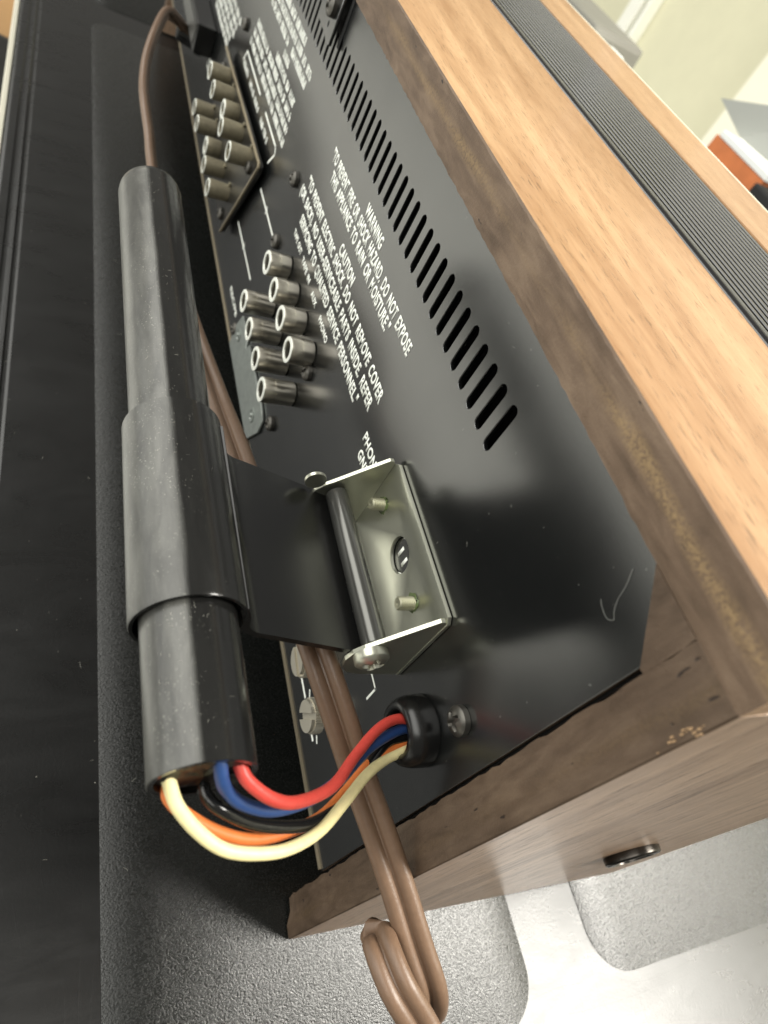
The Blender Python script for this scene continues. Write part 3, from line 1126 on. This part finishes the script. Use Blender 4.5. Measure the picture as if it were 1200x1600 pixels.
# ------------------------------------------------------------------ five antenna wires
wires = dict(
    red=[(-30, 29.0, -90.4), (-27, 29.4, -90.9), (-24.9, 30.8, -91.8), (-23.0, 34.7, -94.2), (-23.2, 39.8, -97.8), (-25.8, 47.2, -102.1), (-30.9, 53.7, -105.3), (-35.9, 60.6, -108.1), (-38.1, 66.1, -109.8), (-37.6, 71.6, -110.8)],
    blue=[(-30, 26.2, -88.8), (-27.4, 26.4, -89.6), (-25.8, 27.0, -91.6), (-25.0, 28.2, -93.9), (-23.7, 30.8, -96.4), (-22.9, 35.9, -99.3), (-24.2, 42.7, -102.3), (-27.6, 50.3, -105.9), (-33.0, 58.4, -109.0), (-36.6, 66.9, -111.9), (-37.0, 71.6, -112.4)],
    black=[(-30, 25.8, -97.0), (-27.2, 25.9, -97.0), (-25.2, 26.4, -97.2), (-23.3, 28.6, -97.6), (-21.9, 33.1, -100.6), (-21.3, 38.4, -103.1), (-21.9, 45.0, -106.8), (-24.7, 51.5, -110.3), (-28.8, 57.0, -111.9), (-34.4, 63.8, -112.8), (-35.6, 67.9, -113.3), (-36.0, 71.6, -113.6)],
    orange=[(-30, 21.4, -96.4), (-27.3, 21.2, -96.7), (-25.8, 21.4, -97.2), (-23.9, 23.5, -98.4), (-21.6, 28.4, -101.2), (-20.4, 34.1, -103.9), (-21.1, 40.4, -106.3), (-23.0, 47.1, -108.8), (-26.9, 53.6, -111.4), (-31.2, 59.7, -112.4), (-34.3, 67.0, -113.9), (-35.2, 71.6, -114.4)],
    cream=[(-31.0, 20.0, -91.2), (-29.1, 20.1, -92.3), (-26.9, 20.7, -93.6), (-24.2, 22.0, -95.5), (-21.3, 25.0, -98.0), (-19.0, 28.8, -100.1), (-18.1, 33.6, -101.8), (-18.3, 39.1, -103.6), (-20.5, 45.5, -106.1), (-24.8, 51.9, -108.5), (-28.8, 57.4, -110.1), (-31.7, 63.0, -112.6), (-33.2, 67.6, -113.8), (-34.4, 71.6, -114.2)])
for (nm, p), m_ in zip(wires.items(), (RED, BLUE, BLKW, ORANGE, CREAM)):
    mk('wire', sweep(p, circle(0.96, 16), sub=7, transport=True), m_, ant, smooth=60, label='%s insulated wire' % nm)

# ================================================================== CORD
r = 1.6
prof = []
for k in range(13):
    a = math.radians(-158 + 316 * k / 12)
    prof.append((r * 1.03 + r * math.cos(a), r * math.sin(a)))
for k in range(13):
    a = math.radians(22 + 316 * k / 12)
    prof.append((-r * 1.03 + r * math.cos(a), r * math.sin(a)))
cp = [(-421, 66, -143), (-400, 56, -132), (-378, 48, -124), (-346.0, 41.2, -121.8), (-327.7, 37.6, -125.7), (-311.6, 36.3, -129.2), (-295.4, 36.3, -130.4), (-279.7, 37.5, -133.3), (-262.3, 38.3, -136.2),
      (-225.0, 39.9, -135.6), (-170.5, 41.3, -126.9), (-137.9, 46.5, -127.3), (-115.4, 47.8, -122.4), (-92.4, 49.0, -118.0), (-72.8, 50.4, -113.7), (-59.1, 52.0, -110.6), (-49.8, 53.8, -111.0),
      (-41.0, 56.7, -114.1), (-31.5, 60.5, -118.9), (-21.8, 64.1, -122.7), (-12.3, 67.4, -126.4), (-3.0, 70.4, -130.2), (4.1, 73.2, -133.9),
      (7.2, 76.2, -141.6), (5.9, 77.9, -149.5), (-2.1, 73.4, -146.8), (-6.5, 67.8, -138.9), (-5.3, 63.6, -130.5), (1.7, 64.2, -128.6), (8.9, 68.4, -130.9), (17.0, 72.8, -134.2), (30, 80, -140)]
rl = [84] * 9 + [60, 45, 20, 0, 0] + [0] * 30
rl = rl[:len(cp)]
cord = mk('twin_lead_cord', sweep(cp, prof, ref=lambda f: (0.91 - 0.53 * min(1, f * 1.9), -0.11 - 0.30 * min(1, f * 1.9), 0.39 + 0.44 * min(1, f * 1.9)) if f < 0.6 else (0.2, -0.44, 0.87), rolls=rl, sub=8, transport=False), CORD, None, smooth=42)
tag(cord, 'brown two-strand cord hanging behind the black tube and folded below the cabinet', 'cord')

# ================================================================== BACKGROUND
def bgbox(name, a, b, m_, label, cat, bev=3):
    return tag(mk(name, boxm(a, b, bev), m_), label, cat)


ob_ = thing('carton', 'orange brown carton with a white top edge behind the receiver', 'box', (-600, 680, -197.6))
mk('carton_body', boxm((-656, 650, -197.6), (-560, 700, -119), 1.5), BOXO, ob_)
mk('carton_lid', boxm((-650, 648.5, -118.8), (-558, 702, -112), 1.0), WHITE, ob_)
bgbox('speaker', (-559.5, 640, -197.6), (-440, 700, -122), BLKB, 'black box standing against the orange carton', 'box')
bm = bmesh.new()
pts = [(-690, 655, -95), (-560, 690, -40), (-420, 700, 30), (-420, 680, -100), (-560, 672, -108), (-640, 664, -109.5)]
a_ = [bm.verts.new(p) for p in pts]
b_ = [bm.verts.new((p[0], p[1] + 4, p[2])) for p in pts]
bm.faces.new(a_)
bm.faces.new(b_[::-1])
for k in range(6):
    bm.faces.new((a_[k], b_[k], b_[(k + 1) % 6], a_[(k + 1) % 6]))
tag(mk('plastic_sheet', bm, SHEET), 'pale grey plastic sheet leaning over the orange carton', 'sheet')
bgbox('storage_box', (-1100, 600, -197.6), (-893, 690, -119), GREYB, 'grey box with rounded corners behind the far end of the cabinet', 'box', 8)
bgbox('small_carton', (-890, 600, -197.6), (-858, 640, -131), WHITE, 'small white box beside the grey box', 'box', 2)
dt = thing('door_frame', 'white painted upright door frame on the cream wall', 'door frame', (-2230, 1600, -940))
mk('casing', boxm((-2262, 1585, -940), (-2205, 1629, 1500), 3), TRIM, dt)
mk('door_stop', boxm((-2190, 1592, -940), (-2172, 1629, 1500), 2), TRIM, dt)
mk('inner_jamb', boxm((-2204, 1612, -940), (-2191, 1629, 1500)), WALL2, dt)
# left of the table
bgbox('stool_box', (-1700, -260, -940), (-1235, -20, -520), TAN, 'tan carton on the floor left of the table', 'box', 6)
tag(mk('tool_bag', boxm((-1225, -240, -940), (-1060, -25, -500), 30), BLKB), 'black rounded bag on the floor beside the tan carton', 'bag')
bgbox('paper_stack', (-1050, -240, -940), (-850, -25, -540), SHEET, 'white papers stacked by the table edge', 'papers', 5)

# ================================================================== DUST
def dust(n, f, size, seed):
    bm_ = bmesh.new()
    rn = random.Random(seed)
    for _ in range(n):
        p, u, w, nn = f(rn)
        if rn.random() < 0.78:
            s_ = rn.uniform(0.03, 0.10) * size
            vs = [bm_.verts.new(p + u * s_ * math.cos(a_2) + w * s_ * 0.8 * math.sin(a_2)) for a_2 in (0, 1.3, 2.5, 3.9, 5.1)]
            tip = bm_.verts.new(p + nn * s_ * 0.6)
            for k in range(5):
                bm_.faces.new((vs[k], vs[(k + 1) % 5], tip))
        else:
            a0 = rn.uniform(0, 6.3)
            q = p.copy()
            wd_ = 0.018 * size
            prev_ = None
            for k in range(rn.randint(3, 7)):
                d = u * math.cos(a0) + w * math.sin(a0)
                sd = (w * math.cos(a0) - u * math.sin(a0)) * wd_
                cur = [bm_.verts.new(q + sd), bm_.verts.new(q - sd), bm_.verts.new(q + nn * wd_ * 1.5)]
                if prev_:
                    for j in range(3):
                        bm_.faces.new((prev_[j], prev_[(j + 1) % 3], cur[(j + 1) % 3], cur[j]))
                prev_ = cur
                q = q + d * rn.uniform(0.12, 0.28) * size
                a0 += rn.uniform(-0.8, 0.8)
    return bm_


X, Y_, Z_ = Vector((1, 0, 0)), Vector((0, 1, 0)), Vector((0, 0, 1))


def on_tube(rn):
    xx = rn.uniform(-164, -28)
    a0 = math.radians(min(175, max(60, rn.gauss(118, 22))))
    R_ = 8.8 if -88.6 < xx < -49.6 else 7.24
    c0 = (YC + 0.2, ZC - 0.3) if R_ > 8 else (YC, ZC)
    nn = Vector((0, math.cos(a0), math.sin(a0)))
    return Vector((xx, c0[0], c0[1])) + nn * R_, X, nn.cross(X), nn


def on_table(rn):
    return Vector((rn.uniform(-300, 15), rn.uniform(-4, 66), -198.2)), X, Y_, Z_


def on_panel(rn):
    return Vector((rn.uniform(-110, -28), PY - 0.02, rn.uniform(-165, -52))), X, Z_, -Y_


mk('lint', dust(520, on_tube, 0.62, 4), LINT, ant, kind='stuff')
mk('lint', dust(60, on_panel, 0.8, 5), LINT, rx, kind='stuff')
tag(mk('dust_specks', dust(70, on_table, 1.6, 6), LINT, None, kind='stuff'), 'pale dust specks scattered on the black table top', 'dust')
# two stray hairs on the lower panel corner and over the arm
HP = [(-35.2, 71.85, -52.3), (-33.9, 71.8, -54.4), (-33.1, 71.85, -56.6), (-32.1, 71.8, -58.0), (-31.2, 71.85, -58.7), (-31.9, 71.8, -59.6), (-33.6, 71.85, -59.6), (-34.6, 71.85, -59.2)]
h1 = sweep(HP, circle(0.028, 5), sub=6, transport=True)
mk('hair', h1, HAIR, rx)
